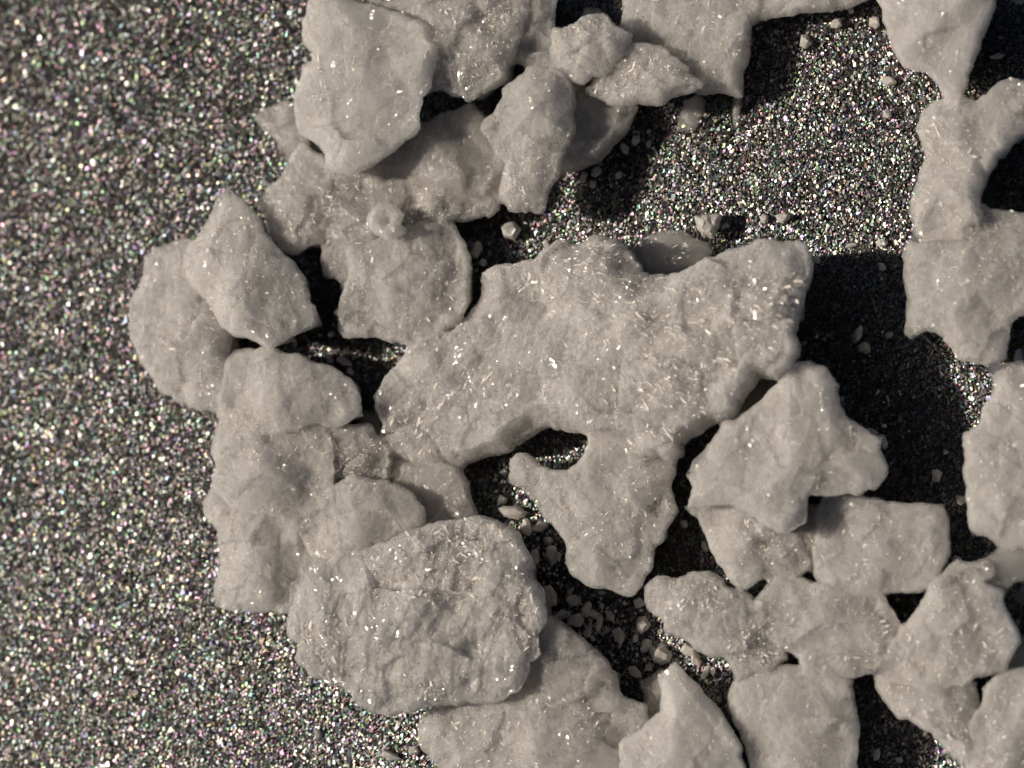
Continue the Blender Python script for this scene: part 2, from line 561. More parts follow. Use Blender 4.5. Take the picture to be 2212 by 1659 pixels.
    def fix(fs, VV, up):
        fs = np.array(fs)
        A, B, Cc = VV[fs[:, 0], :2], VV[fs[:, 1], :2], VV[fs[:, 2], :2]
        cr = (B[:, 0] - A[:, 0]) * (Cc[:, 1] - A[:, 1]) - (B[:, 1] - A[:, 1]) * (Cc[:, 0] - A[:, 0])
        fl = (cr < 0) if up else (cr > 0)
        fs[fl] = fs[fl][:, ::-1]
        return fs
    VV = np.vstack([Vt, Vu])
    FF = np.vstack([fix(F, VV, True), fix(Gf, VV, False)])
    base = np.array([c0[0], c0[1], z0])
    o = mesh_obj(name, VV - base, FF, MAT[mat], loc=tuple(base))
    o["label"] = label
    o["category"] = cat
    if group:
        o["group"] = group
    # little broken splinters frozen onto the top
    if chips:
        n = int(chips * 4.2)
        ok = np.where(d[nb:] > .12)[0] + nb
        pk = r.choice(ok, n)
        cl = fbm(x[pk] * .9, y[pk] * .9, seed + 70, 2)
        pk = pk[cl > r.normal(.10, .12, len(pk))]
        cv, cf = [], []
        for i in pk:
            s = min(.060 if big == 1 else .085, r.lognormal(math.log(.019), .55) * big); el = min(2.6, r.lognormal(.35, .45))
            an = r.uniform(0, 3.14)
            if streak is not None:
                an = math.atan2(y[i] - sy, x[i] - sx) + r.normal(0, .3)
            R = Matrix.Rotation(an, 3, 'Z') @ Matrix.Rotation(r.normal(0, .4), 3, 'Y') @ Matrix.Rotation(r.normal(0, .5), 3, 'X')
            bs = len(cv)
            jj = r.uniform(.5, 1.25, 6)
            for p in ((-el * jj[0], -.5, -.3), (el * jj[1], -.45 * jj[2], -.3), (el * .8 * jj[3], .5, -.3), (-el * .7 * jj[4], .45 * jj[5], -.3), (-el * .5 * jj[1], -.1, .3), (el * .45 * jj[0], .15, .35)):
                q3 = R @ (Vector(p) * s)
                cv.append((x[i] + q3.x - base[0], y[i] + q3.y - base[1], z[i] - .004 + q3.z - base[2]))
            for f in ((0, 1, 5), (0, 5, 4), (1, 2, 5), (2, 3, 4), (2, 4, 5), (3, 0, 4), (0, 2, 1), (0, 3, 2)):
                cf.append(tuple(bs + k for k in f))
        if cv:
            ch = mesh_obj("splinters", cv, cf, MAT['chip'], parent=o)
            ch["kind"] = "stuff"
    CRY.append(o)
    return o


SPEC = []
def K(*a, **k):
    SPEC.append((a, k))
CR = "crystal"
# --- top left group
K("large smooth pale crystal block with rounded lower end at the top left of the pile", CR, "salt_crystal", 'pale', .9, 1.5, 2.1,
  [(668,-60),(668,0),(656,50),(656,97),(673,116),(675,131),(651,140),(643,200),(640,250),(653,290),(703,331),(716,365),(762,375),(800,359),(850,322),(905,278),(909,250),(921,206),(934,150),(940,103),(925,56),(887,40),(831,23),(790,12),(762,0),(740,-60)],
  rough=.6, facet=.5, chips=60)
K("rough beige crystal lump with glossy specks right of the pale block at the top edge", CR, "salt_crystal", 'spark', 0, .9, 1.7,
  [(770,-60),(790,10),(860,30),(900,60),(915,150),(920,196),(950,196),(993,212),(1015,220),(1052,202),(1085,170),(1092,142),(1112,110),(1135,50),(1142,-60)],
  chips=220)
K("dull grey crystal wedged between the speckled lump and the black gap at the top edge", CR, "salt_crystal", 'frost', 0, .5, 1.0,
  [(1125,-60),(1138,20),(1105,90),(1085,150),(1120,143),(1160,152),(1200,150),(1207,100),(1197,50),(1207,0),(1207,-60)], rough=.8)
K("upright oval crystal with a rough pitted upper left face above the lit black plate", CR, "salt_crystal", 'frost', .95, 1.25, 1.7,
  [(1040,278),(1062,240),(1085,195),(1112,172),(1130,153),(1175,150),(1200,155),(1226,175),(1238,220),(1230,281),(1210,355),(1200,400),(1186,430),(1172,462),(1130,458),(1100,458),(1082,430),(1087,406),(1097,359),(1078,330),(1062,303)],
  chips=130, ew=.25)
K("translucent wedge of crystal tucked behind the right side of the oval crystal", CR, "salt_crystal", 'clear', 0, .55, 1.05,
  [(1195,150),(1230,150),(1280,195),(1320,225),(1383,231),(1364,275),(1323,322),(1286,353),(1248,372),(1205,382),(1195,300)], rough=.7, ew=.35)
K("small crusty crystal chunk with a bright vertical ridge below the black gap at the top", CR, "salt_crystal", 'spark', 0, .8, 1.4,
  [(1197,60),(1245,58),(1262,45),(1280,38),(1311,34),(1330,53),(1354,75),(1340,120),(1315,155),(1280,165),(1262,178),(1228,165),(1197,152)], chips=50)
K("thin grey scrap of crystal lying in the black gap at the top edge", "crystal scrap", "crystal_scrap", 'clear', 0, .3, .5,
  [(1260,15),(1290,12),(1310,35),(1285,48),(1262,55),(1235,62),(1252,42)], ew=.2)
K("broad square-cornered crystal slab with a straight right edge at the top centre", CR, "salt_crystal", 'frost', 0, .55, 1.0,
  [(1345,-60),(1342,60),(1345,100),(1360,150),(1440,185),(1490,200),(1514,204),(1560,206),(1603,203),(1612,150),(1622,110),(1627,60),(1645,38),(1660,-60)], rough=.7, chips=60, facet=.5)
K("long pale crystal bar running along the top edge right of the slab", CR, "salt_crystal", 'pale', 0, .6, 1.0,
  [(1600,-60),(1630,38),(1655,42),(1690,36),(1760,30),(1827,22),(1870,4),(1900,-20),(1900,-60)], rough=.6, facet=.4)
K("fan-shaped crystal flake with a pointed right corner lying on the slab", CR, "salt_crystal", 'frost', .75, 1.1, 1.5,
  [(1280,155),(1320,148),(1345,105),(1380,95),(1436,112),(1470,137),(1490,160),(1516,182),(1486,196),(1465,205),(1436,219),(1400,226),(1360,225),(1317,228),(1290,207),(1270,197),(1282,178)], chips=70, ew=.35)
K("tall blunt crystal hanging down from the top right edge, narrowing to a stub", CR, "salt_crystal", 'pale', 0, .9, 1.6,
  [(1890,-60),(1896,0),(1905,50),(1920,90),(1938,128),(1960,148),(2000,158),(2024,178),(2034,205),(2060,215),(2080,208),(2092,170),(2108,125),(2125,80),(2140,45),(2152,10),(2150,-60)], rough=.6, facet=.6)
K("big rough crystal at the right edge, upper of the right-hand column", CR, "salt_crystal", 'frost', 0, .8, 1.6,
  [(1993,228),(2040,212),(2080,212),(2110,215),(2140,190),(2170,172),(2260,168),(2260,280),(2205,300),(2171,331),(2150,360),(2133,390),(2122,432),(2120,470),(2060,520),(1974,515),(1974,500),(1960,453),(1980,390),(1996,337),(1975,280)], chips=60, rough=.8)
K("broad crystal at the right edge beneath the rough one, beside the large black shadow", CR, "salt_crystal", 'frost', 0, .7, 1.4,
  [(1960,515),(2040,490),(2122,440),(2177,453),(2260,465),(2260,690),(2202,682),(2180,700),(2177,775),(2140,790),(2102,783),(2066,778),(2060,755),(2033,722),(1999,712),(1968,730),(1952,722),(1953,677),(1961,645),(1955,600),(1952,550)], chips=80, rough=.8)
K("pale knobbly crystal at the right edge right of the lit sliver of plate", CR, "salt_crystal", 'pale', 0, .9, 1.7,
  [(2140,792),(2145,840),(2121,886),(2112,917),(2085,932),(2077,945),(2080,1000),(2083,1084),(2093,1130),(2102,1156),(2140,1162),(2160,1183),(2200,1180),(2260,1190),(2260,780),(2177,785)], chips=30, rough=.8)
# --- centre
K("largest crystal of all, the wing-shaped streaked mass in the middle of the picture", CR, "salt_crystal", 'spark', 0, 1.0, 1.95,
  [(884,756),(940,722),(985,705),(1005,688),(1034,660),(1038,630),(1043,605),(1060,582),(1100,568),(1130,563),(1160,562),(1172,545),(1195,530),(1215,515),(1240,524),(1262,522),(1300,507),(1340,522),(1365,558),(1388,590),(1405,602),(1440,600),(1490,588),(1540,560),(1590,535),(1640,515),(1700,520),(1745,522),(1757,560),(1756,600),(1742,640),(1728,690),(1715,722),(1730,745),(1731,768),(1702,804),(1677,815),(1635,806),(1622,835),(1595,875),(1575,905),(1555,915),(1520,930),(1480,965),(1460,985),(1400,985),(1340,965),(1300,950),(1272,939),(1230,932),(1185,927),(1132,946),(1119,964),(1075,983),(1035,998),(991,1012),(940,1010),(880,995),(818,978),(825,950),(837,923),(825,895),(815,857),(835,820),(859,788)],
  chips=520, streak=(1150, 560, 24), facet=.45, ew=.3, lean=(.21, .0), big=1.35)
K("six-sided crystal with a raised left arm, hanging below the big central mass", CR, "salt_crystal", 'frost', 0, .85, 1.5,
  [(1100,992),(1113,977),(1138,977),(1166,1008),(1200,1017),(1225,1014),(1250,995),(1268,965),(1275,925),(1300,920),(1400,950),(1455,960),(1463,983),(1457,1039),(1466,1108),(1441,1145),(1416,1189),(1407,1230),(1385,1258),(1382,1280),(1366,1292),(1325,1280),(1294,1273),(1263,1261),(1225,1236),(1213,1217),(1222,1189),(1200,1145),(1169,1120),(1154,1083),(1135,1061),(1100,1042)], chips=90, rough=.8)
K("rounded block crystal left of the big central mass, rough along its top edge", CR, "salt_crystal", 'frost', 0, .9, 1.4,
  [(750,538),(765,522),(800,520),(830,515),(870,500),(910,480),(950,478),(985,490),(996,513),(1015,548),(1018,570),(1012,600),(1012,655),(996,692),(950,715),(890,758),(870,745),(837,736),(790,733),(740,731),(728,705),(728,665),(743,640),(762,598),(765,570)], chips=110, rough=.9)
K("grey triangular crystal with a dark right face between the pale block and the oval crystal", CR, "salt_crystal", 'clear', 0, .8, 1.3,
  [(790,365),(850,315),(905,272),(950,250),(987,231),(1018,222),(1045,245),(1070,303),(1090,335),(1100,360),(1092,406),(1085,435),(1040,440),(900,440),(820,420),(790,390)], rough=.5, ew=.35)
K("rough broken crystal in front of the grey triangular one, with a tiny bright spark", CR, "salt_crystal", 'spark', 0, .75, 1.2,
  [(872,390),(905,365),(950,350),(990,355),(1031,381),(1078,425),(1082,453),(1062,470),(1020,472),(978,478),(975,500),(930,505),(880,500),(850,480),(855,440),(862,410)], chips=90)
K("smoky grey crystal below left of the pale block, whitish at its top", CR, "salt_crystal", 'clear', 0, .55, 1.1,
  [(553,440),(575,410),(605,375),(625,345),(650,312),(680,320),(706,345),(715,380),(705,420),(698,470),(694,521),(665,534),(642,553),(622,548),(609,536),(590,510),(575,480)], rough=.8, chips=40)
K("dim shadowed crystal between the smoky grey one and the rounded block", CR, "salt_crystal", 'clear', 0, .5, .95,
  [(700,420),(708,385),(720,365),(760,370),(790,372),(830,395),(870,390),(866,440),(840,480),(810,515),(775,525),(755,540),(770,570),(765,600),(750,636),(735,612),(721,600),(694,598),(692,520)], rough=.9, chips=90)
K("small hollowed ring-like crystal with a bright curved rim on the rounded block's top left", "small crystal", "salt_crystal", 'pale', .6, 1.1, 1.5,
  [(797,483),(803,458),(820,448),(845,447),(866,468),(858,488),(872,500),(845,514),(815,508)], ew=.25, chips=14)
K("faint grey crystal scrap half hidden at the pale block's left side", "small crystal", "salt_crystal", 'clear', 0, .3, .55,
  [(550,252),(570,232),(600,228),(637,220),(650,262),(665,300),(655,322),(625,345),(608,340),(600,310),(575,290),(558,270)], ew=.3, chips=16)
K("pear-shaped crystal with a sharp upper tip at the left of the pile", CR, "salt_crystal", 'frost', .4, 1.2, 2.0,
  [(490,399),(508,415),(528,436),(556,471),(572,502),(600,533),(640,574),(659,605),(672,640),(681,677),(678,702),(634,727),(590,752),(548,742),(509,718),(480,695),(455,650),(425,620),(405,600),(403,560),(409,530),(428,505),(453,464),(475,418)], rough=.6, chips=60, ew=.35)
K("leftmost crystal of the pile, broad and many-sided beneath the pear-shaped one", CR, "salt_crystal", 'frost', 0, .6, 1.3,
  [(412,520),(397,515),(370,522),(334,530),(308,549),(306,599),(290,625),(272,655),(272,690),(287,740),(300,780),(325,818),(342,849),(384,868),(430,885),(478,890),(505,830),(494,772),(498,745),(503,722),(560,720),(540,640),(480,560)], chips=90, rough=.8)
K("smooth humped crystal below the pear-shaped one with two tiny bright yellow glints", CR, "salt_crystal", 'frost', 0, .9, 1.6,
  [(509,757),(540,749),(597,752),(653,768),(712,786),(759,815),(780,855),(779,897),(730,922),(690,915),(640,930),(560,950),(500,925),(474,893),(476,850),(492,790)], rough=.6, chips=40)
K("upright frosty crystal forming the left shoulder below the humped one", CR, "salt_crystal", 'frost', 0, .85, 1.5,
  [(478,885),(560,880),(650,900),(700,925),(715,980),(715,1060),(700,1100),(640,1120),(560,1110),(500,1090),(462,1050),(466,1009),(454,972),(460,941)], rough=.7, chips=70)
K("lower left crystal with dim grey patches standing beside the open plate", CR, "salt_crystal", 'frost', 0, .55, 1.15,
  [(455,1045),(438,1084),(444,1122),(466,1147),(472,1222),(463,1269),(466,1316),(522,1318),(600,1325),(645,1320),(700,1250),(735,1180),(700,1100),(600,1060),(520,1035)], rough=.9, chips=60)
K("rounded lobe of crystal just above the big sparkling boulder, cracked near its right edge", CR, "salt_crystal", 'frost', .3, 1.05, 1.6,
  [(705,1065),(720,1045),(760,1026),(835,1044),(885,1066),(911,1097),(914,1134),(880,1157),(850,1180),(800,1210),(740,1215),(680,1200),(650,1150),(665,1090)], rough=.7, chips=40)
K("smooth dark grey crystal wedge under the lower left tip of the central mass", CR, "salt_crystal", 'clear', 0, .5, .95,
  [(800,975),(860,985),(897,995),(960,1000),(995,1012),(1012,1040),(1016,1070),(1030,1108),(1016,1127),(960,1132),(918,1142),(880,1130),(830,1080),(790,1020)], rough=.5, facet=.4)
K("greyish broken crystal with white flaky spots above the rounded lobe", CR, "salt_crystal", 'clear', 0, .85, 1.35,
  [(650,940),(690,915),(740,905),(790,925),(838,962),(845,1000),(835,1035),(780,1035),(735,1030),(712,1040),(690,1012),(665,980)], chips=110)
K("tiny see-through slab between the humped crystal and the central mass", "small crystal", "salt_crystal", 'dark', 0, .3, .55,
  [(768,888),(830,891),(842,925),(832,958),(800,940),(778,920)], ew=.2, rough=.4)
K("big sparkling boulder of crystal at the lower left centre, brightest face of the pile", CR, "salt_crystal", 'bright', .2, 1.35, 2.1,
  [(1040,1114),(1075,1120),(1110,1140),(1128,1165),(1143,1187),(1156,1222),(1150,1244),(1165,1272),(1181,1316),(1162,1372),(1172,1412),(1143,1425),(1137,1453),(1122,1491),(1087,1506),(1020,1515),(956,1522),(893,1537),(835,1550),(778,1531),(737,1484),(700,1475),(668,1459),(637,1422),(650,1391),(625,1372),(622,1341),(640,1305),(650,1270),(680,1225),(740,1195),(800,1190),(850,1170),(890,1150),(940,1135),(1000,1125)],
  chips=620, facet=.6, ew=.3, big=1.2)
K("smooth greyish crystal behind the sparkling boulder's right side", CR, "salt_crystal", 'clear', 0, .7, 1.3,
  [(1110,1400),(1165,1345),(1190,1328),(1215,1345),(1255,1378),(1290,1412),(1317,1430),(1325,1465),(1280,1500),(1200,1530),(1100,1540),(1060,1500)], rough=.5, facet=.4)
K("wide crystal at the bottom edge below the sparkling boulder", CR, "salt_crystal", 'frost', 0, .6, 1.35,
  [(905,1548),(956,1520),(1087,1503),(1130,1500),(1200,1475),(1270,1450),(1310,1436),(1325,1455),(1339,1494),(1389,1522),(1390,1560),(1350,1640),(1340,1720),(980,1720),(945,1659),(909,1622),(900,1587)], chips=130, rough=.8)
K("dim grey crystal chip at the bottom edge left of the triangular crystal", "small crystal", "salt_crystal", 'dark', .6, 1.2, 1.45,
  [(1212,1650),(1230,1605),(1265,1590),(1300,1608),(1345,1640),(1345,1700),(1215,1700)], rough=.6, ew=.3)
K("pointed triangular crystal rising from the bottom edge", CR, "salt_crystal", 'pale', 0, 1.0, 1.8,
  [(1458,1430),(1489,1456),(1520,1494),(1545,1525),(1575,1560),(1600,1615),(1625,1720),(1335,1720),(1342,1660),(1345,1606),(1402,1572),(1432,1535),(1438,1500),(1430,1466),(1440,1445)], rough=.6, facet=.6, chips=30)
K("small grey crystal leaning on the left flank of the triangular one", "small crystal", "salt_crystal", 'clear', 0, .4, .75,
  [(1380,1470),(1427,1448),(1450,1470),(1446,1530),(1410,1580),(1380,1590),(1386,1522),(1392,1500)], rough=.4, ew=.3)
# --- right
K("dark see-through strip of crystal bridging the central mass and the upright right-hand crystal", "small crystal", "salt_crystal", 'dark', 0, .6, .95,
  [(1635,808),(1690,815),(1675,860),(1640,900),(1595,930),(1580,905),(1610,850)], rough=.4, ew=.3)
K("upright crystal with a peaked top and smooth right flank beside the large black shadow", CR, "salt_crystal", 'frost', 0, 1.85, 2.6,
  [(1727,784),(1749,779),(1780,792),(1796,807),(1812,832),(1808,854),(1827,895),(1858,920),(1880,935),(1905,945),(1902,974),(1918,1008),(1915,1027),(1896,1058),(1852,1068),(1790,1072),(1750,1072),(1742,1130),(1720,1148),(1700,1158),(1665,1142),(1630,1115),(1580,1090),(1520,1095),(1481,1098),(1491,1052),(1482,1030),(1500,1000),(1530,967),(1561,916),(1590,907),(1640,870),(1680,820)], rough=.6, chips=60, ew=.35)
K("ragged crystal strip under the upright one, its left edge on the black triangular gap", CR, "salt_crystal", 'frost', 0, .9, 1.5,
  [(1478,1095),(1530,1080),(1600,1100),(1650,1125),(1705,1145),(1735,1185),(1745,1225),(1720,1250),(1664,1256),(1648,1245),(1626,1268),(1605,1275),(1579,1258),(1550,1217),(1529,1164),(1510,1130)], chips=60)
K("squarish smooth crystal block right of the ragged strip, with a flat top edge", CR, "salt_crystal", 'frost', 0, .9, 1.35,
  [(1765,1085),(1786,1071),(1852,1071),(1905,1081),(1990,1087),(2040,1090),(2049,1115),(2055,1174),(2043,1218),(2012,1265),(1990,1283),(1950,1278),(1911,1281),(1850,1290),(1790,1280),(1762,1240),(1758,1190),(1772,1140)], rough=.45, facet=.35, chips=20)
K("cluster of dull broken crystal bits in the cleft left of the squarish block", "small crystal", "salt_crystal", 'clear', 0, .7, 1.1,
  [(1728,1130),(1750,1095),(1765,1100),(1780,1150),(1780,1220),(1760,1235),(1735,1225),(1715,1190),(1710,1160)], ew=.2, chips=60)
K("crusty crystal with a bright crumbly left face right of the crumb-filled channel", CR, "salt_crystal", 'spark', 0, .8, 1.45,
  [(1391,1264),(1419,1245),(1451,1248),(1500,1237),(1535,1230),(1572,1262),(1622,1280),(1629,1297),(1680,1300),(1700,1370),(1692,1400),(1700,1425),(1640,1450),(1595,1470),(1561,1421),(1508,1406),(1477,1384),(1439,1366),(1438,1345),(1410,1325),(1391,1305)], chips=190, rough=.9)
K("broad low crystal between the two small dark holes on the lower right", CR, "salt_crystal", 'frost', 0, .85, 1.4,
  [(1629,1297),(1664,1262),(1720,1245),(1790,1262),(1850,1275),(1908,1280),(1925,1310),(1943,1353),(1930,1385),(1897,1410),(1888,1455),(1860,1462),(1840,1465),(1786,1446),(1738,1437),(1724,1421),(1693,1399),(1650,1360)], rough=.7, chips=70)
K("large tilted crystal right of the dark triangular hole, lit along its upper left", CR, "salt_crystal", 'frost', 0, .9, 1.5,
  [(2050,1222),(2068,1205),(2100,1210),(2135,1213),(2142,1235),(2125,1258),(2165,1285),(2175,1320),(2197,1360),(2200,1395),(2170,1440),(2120,1465),(2060,1478),(1985,1480),(1905,1462),(1890,1440),(1900,1400),(1940,1375),(1945,1352),(1975,1320),(1998,1285)], chips=60, rough=.8)
K("crystal wedge running down to the bottom right with a chipped left edge", CR, "salt_crystal", 'frost', 0, .65, 1.2,
  [(1891,1445),(1960,1450),(2060,1470),(2108,1474),(2114,1515),(2105,1560),(2110,1610),(2100,1655),(2078,1652),(2040,1615),(1985,1570),(1935,1555),(1905,1510),(1890,1480)], chips=70, rough=.9)
K("bottom right corner crystal, pale and mottled", CR, "salt_crystal", 'frost', 0, .9, 1.5,
  [(2117,1485),(2150,1460),(2200,1448),(2260,1445),(2260,1720),(2090,1720),(2090,1660),(2106,1600),(2102,1560),(2118,1525)], chips=50, rough=.8)
K("murky grey crystal at the right edge under the pale knobbly one", CR, "salt_crystal", 'dark', 0, .55, .95,
  [(2118,1212),(2145,1192),(2175,1178),(2212,1180),(2260,1185),(2260,1240),(2195,1262),(2168,1287),(2135,1262),(2120,1240)], rough=.6)
K("small purplish grey crystal in the dark nook at the right edge", "small crystal", "salt_crystal", 'dark', 0, .25, .45,
  [(2185,1285),(2205,1265),(2260,1255),(2260,1320),(2215,1312),(2192,1300)], ew=.2)
K("violet-grey smooth crystal strip at the right edge above the corner crystal", "small crystal", "salt_crystal", 'clear', 0, .45, .75,
  [(2190,1350),(2212,1370),(2260,1372),(2260,1455),(2200,1455),(2160,1470),(2165,1440),(2190,1400)], rough=.4, ew=.3)
K("smooth upright crystal at the bottom edge left of the lower black gap", CR, "salt_crystal", 'frost', 0, .6, 1.25,
  [(1595,1466),(1640,1448),(1700,1434),(1740,1435),(1786,1444),(1840,1465),(1848,1510),(1856,1560),(1855,1620),(1845,1720),(1640,1720),(1610,1620),(1585,1555),(1570,1505),(1578,1480)], rough=.5, facet=.5, chips=50)
# --- thin clear shards
K("clear elongated shard with a bright edge under the slab's lower corner", "crystal shard", "crystal_shard", 'dark', 0, .25, .5,
  [(1473,219),(1514,204),(1527,225),(1508,269),(1492,290),(1461,281),(1470,244)], ew=.15, rough=.4)
K("narrow dagger of clear crystal hanging below the slab's lower right corner", "crystal shard", "crystal_shard", 'clear', 0, .2, .35,
  [(1584,204),(1602,204),(1600,235),(1592,275),(1585,280),(1583,245)], ew=.1, rough=.4)
K("dark smoky crystal in the notch on the central mass's upper edge", CR, "salt_crystal", 'dark', 0, .4, .85,
  [(1355,540),(1375,520),(1402,507),(1433,495),(1471,498),(1496,513),(1533,523),(1548,545),(1530,562),(1480,595),(1430,606),(1405,604),(1380,585),(1360,560)], rough=.7, ew=.4, chips=16)
K("clear flaky shard cluster standing beside the dark smoky crystal", "crystal shard", "crystal_shard", 'crumb', 0, .35, .6,
  [(1499,466),(1525,462),(1555,464),(1552,490),(1542,518),(1520,512),(1505,495)], ew=.15, chips=14)


POLYS = [np.array(a[7], float) for a, k in SPEC]
for a_, k_ in SPEC:
    crystal(*a_, **k_)


# ------------------------------------------------------------------ crumbs
def crumb(label, x, y, w_, h_, ang=0, z=None, mat='crumb', group=None, tall=.95):
    seed = int(x * 7 + y * 13)
    r = np.random.default_rng(seed)
    import bmesh
    bm = bmesh.new()
    sx, sy = w_ / 212, h_ / 212
    sz = tall * min(sx, sy)
    ca, sa = math.cos(math.radians(ang)), math.sin(math.radians(ang))
    nv = int(r.integers(5, 8)); th0 = r.uniform(0, 6.28)
    for k in range(nv):
        th = th0 + (k + r.uniform(-.28, .28)) * 2 * math.pi / nv
        rr = r.uniform(.86, 1.12)
        for zz, sh in ((-.9, .8), (-.1 + r.uniform(-.3, .3), 1.0), (.75 + r.uniform(-.35, .3), r.uniform(.45, .85))):
            x_, y_ = math.cos(th) * rr * sh * sx, math.sin(th) * rr * sh * sy
            bm.verts.new((x_ * ca - y_ * sa, x_ * sa + y_ * ca, zz * sz))
    res = bmesh.ops.convex_hull(bm, input=bm.verts)
    bmesh.ops.delete(bm, geom=[g for g in res['geom_interior'] if isinstance(g, bmesh.types.BMVert)], context='VERTS')
    bmesh.ops.bevel(bm, geom=bm.edges[:], offset=min(sx, sy) * .03, segments=1, affect='EDGES')
    me = bpy.data.meshes.new("crumb")
    bm.to_mesh(me); bm.free()
    me.materials.append(MAT[mat])
    o = bpy.data.objects.new("crumb", me)
    C.collection.objects.link(o)
    zz = (sz * .8 + .03) if z is None else z
    px, py = at(x, y, zz)
    o.location = (px, py, zz)
    o["label"] = label
    o["category"] = "crumb"
    o["group"] = group or "loose crystal crumbs on the dark plate"
    return o


CH = "crumbs in the dark channel between the crystals"
GR = "crumbs lying in the large black shadow"
for t in [
    ("round glassy crumb, largest of the trio in the shadow below the fan-shaped flake", 1373, 302, 26, 30, 10),
    ("oval crumb touching the translucent wedge, left of the round glassy crumb", 1349, 322, 20, 32, 30),
    ("slim crumb just right of the round glassy crumb", 1401, 312, 12, 22, -10),
    ("tiny faint crumb above right of the round glassy crumb", 1401, 284, 9, 12, 0),
    ("three-cornered crumb alone in the black shadow below the translucent wedge", 1337, 378, 20, 20, 20),
    ("glassy bright-rimmed crumb beside the black shadow, right of the oval crystal", 1288, 372, 28, 24, 30),
    ("pitted ring-like crumb under the glassy rimmed one beside the oval crystal", 1281, 397, 20, 22, 0),
    ("dim flat crumb at the oval crystal's right side on the lit patch", 1261, 383, 18, 30, -20),
    ("rounded egg-like crumb in the black shadow under the oval crystal", 1103, 498, 46, 44, 0),
    ("bluish grey crumb at the upper right shoulder of the rounded block", 1028, 540, 30, 42, -25),
    ("smaller bluish crumb just below the bluish grey one by the rounded block", 1043, 567, 20, 22, 0),
    ("brownish crumb at the left end of the lit rim above the central mass", 1181, 529, 18, 26, 10),
]:
    crumb(*t)
for t in [
    ("square crumb on the lit plate above the central mass's right wing", 1692, 469, 36, 28, 5),
    ("dull grain left of the square crumb on the lit plate", 1651, 472, 22, 26, 0),
    ("small crumb right of the flaky shard cluster", 1567, 487, 20, 16, 0),
    ("leaf-like pale crumb in the upper part of the lit plate", 1738, 88, 30, 40, 25),
    ("pale crumb close under the long crystal bar", 1805, 50, 28, 28, 40),
    ("bright crumb at the left side of the hanging crystal", 1888, 48, 26, 34, 20),
    ("tiny pale grain stuck under the long crystal bar, beside its tip", 1838, 24, 14, 16, 0),
    ("grey pebble with a little shadow low on the lit plate near the right-hand column", 1918, 175, 40, 24, -10),
    ("dim grain below the grey pebble on the lit plate", 1916, 246, 22, 24, 0),
    ("crumb at the right end of the dark smoky crystal's shadow", 1905, 524, 26, 20, 0),
    ("pale grain by the upper right corner of the central mass", 1840, 530, 30, 14, 10),
    ("smooth curved crumb between the hanging crystal and the right edge", 2155, 122, 36, 16, 10),
    ("grey crumb at the very top right corner", 2200, 2, 30, 16, -10),
    ("half hidden crumb in the dark bay at the right edge", 2200, 770, 24, 40, 0),
]:
    crumb(*t)
for t in [
    ("upper half of the pale pair of crumbs in the middle of the large black shadow", 1853, 722, 22, 44, -20),
    ("lower half of the pale pair of crumbs in the middle of the large black shadow", 1869, 752, 26, 34, 55),
    ("angular dim crumb right of the pale pair in the black shadow", 1921, 724, 20, 17, 30),
    ("tear-shaped crumb near the top of the large black shadow", 1905, 576, 18, 24, 40),
    ("pinpoint grain left of the pale pair of crumbs", 1780, 733, 8, 8, 0),
    ("purplish grain stuck by the central mass's lower right lobe", 1737, 742, 10, 16, -30),
    ("grain on the peaked crystal's upper right edge", 1819, 861, 13, 15, 0),
    ("round grain above the row on the peaked crystal's right flank", 1909, 920, 16, 13, 0),
    ("brownish long grain lying along the peaked crystal's right flank", 1883, 932, 34, 14, -25),
    ("pale notched crumb at the tip of the peaked crystal's right flank", 1906, 953, 22, 38, 15),
    ("small pinkish crumb at the peaked crystal's lower right corner", 1913, 1021, 14, 16, 0),
    ("ring-marked round crumb low in the large black shadow", 2024, 1027, 28, 32, 0),
    ("faint speck above the ring-marked crumb", 2043, 977, 14, 12, 0),
    ("yellowish crumb at the corner under the large black shadow", 2075, 1080, 26, 24, 0),
    ("flat crumb on the top edge of the squarish block", 1896, 1075, 18, 8, 0),
    ("pale grain just below the top of the pear-like lit sliver", 1764, 562, 22, 18, 0),
    ("faint sliver of crumb in the black shadow above the grain row", 1918, 862, 7, 18, 10),
    ("faint short splinter in the black shadow right of the peaked crystal", 1895, 848, 6, 16, -40),
]:
    crumb(*t, group=GR)
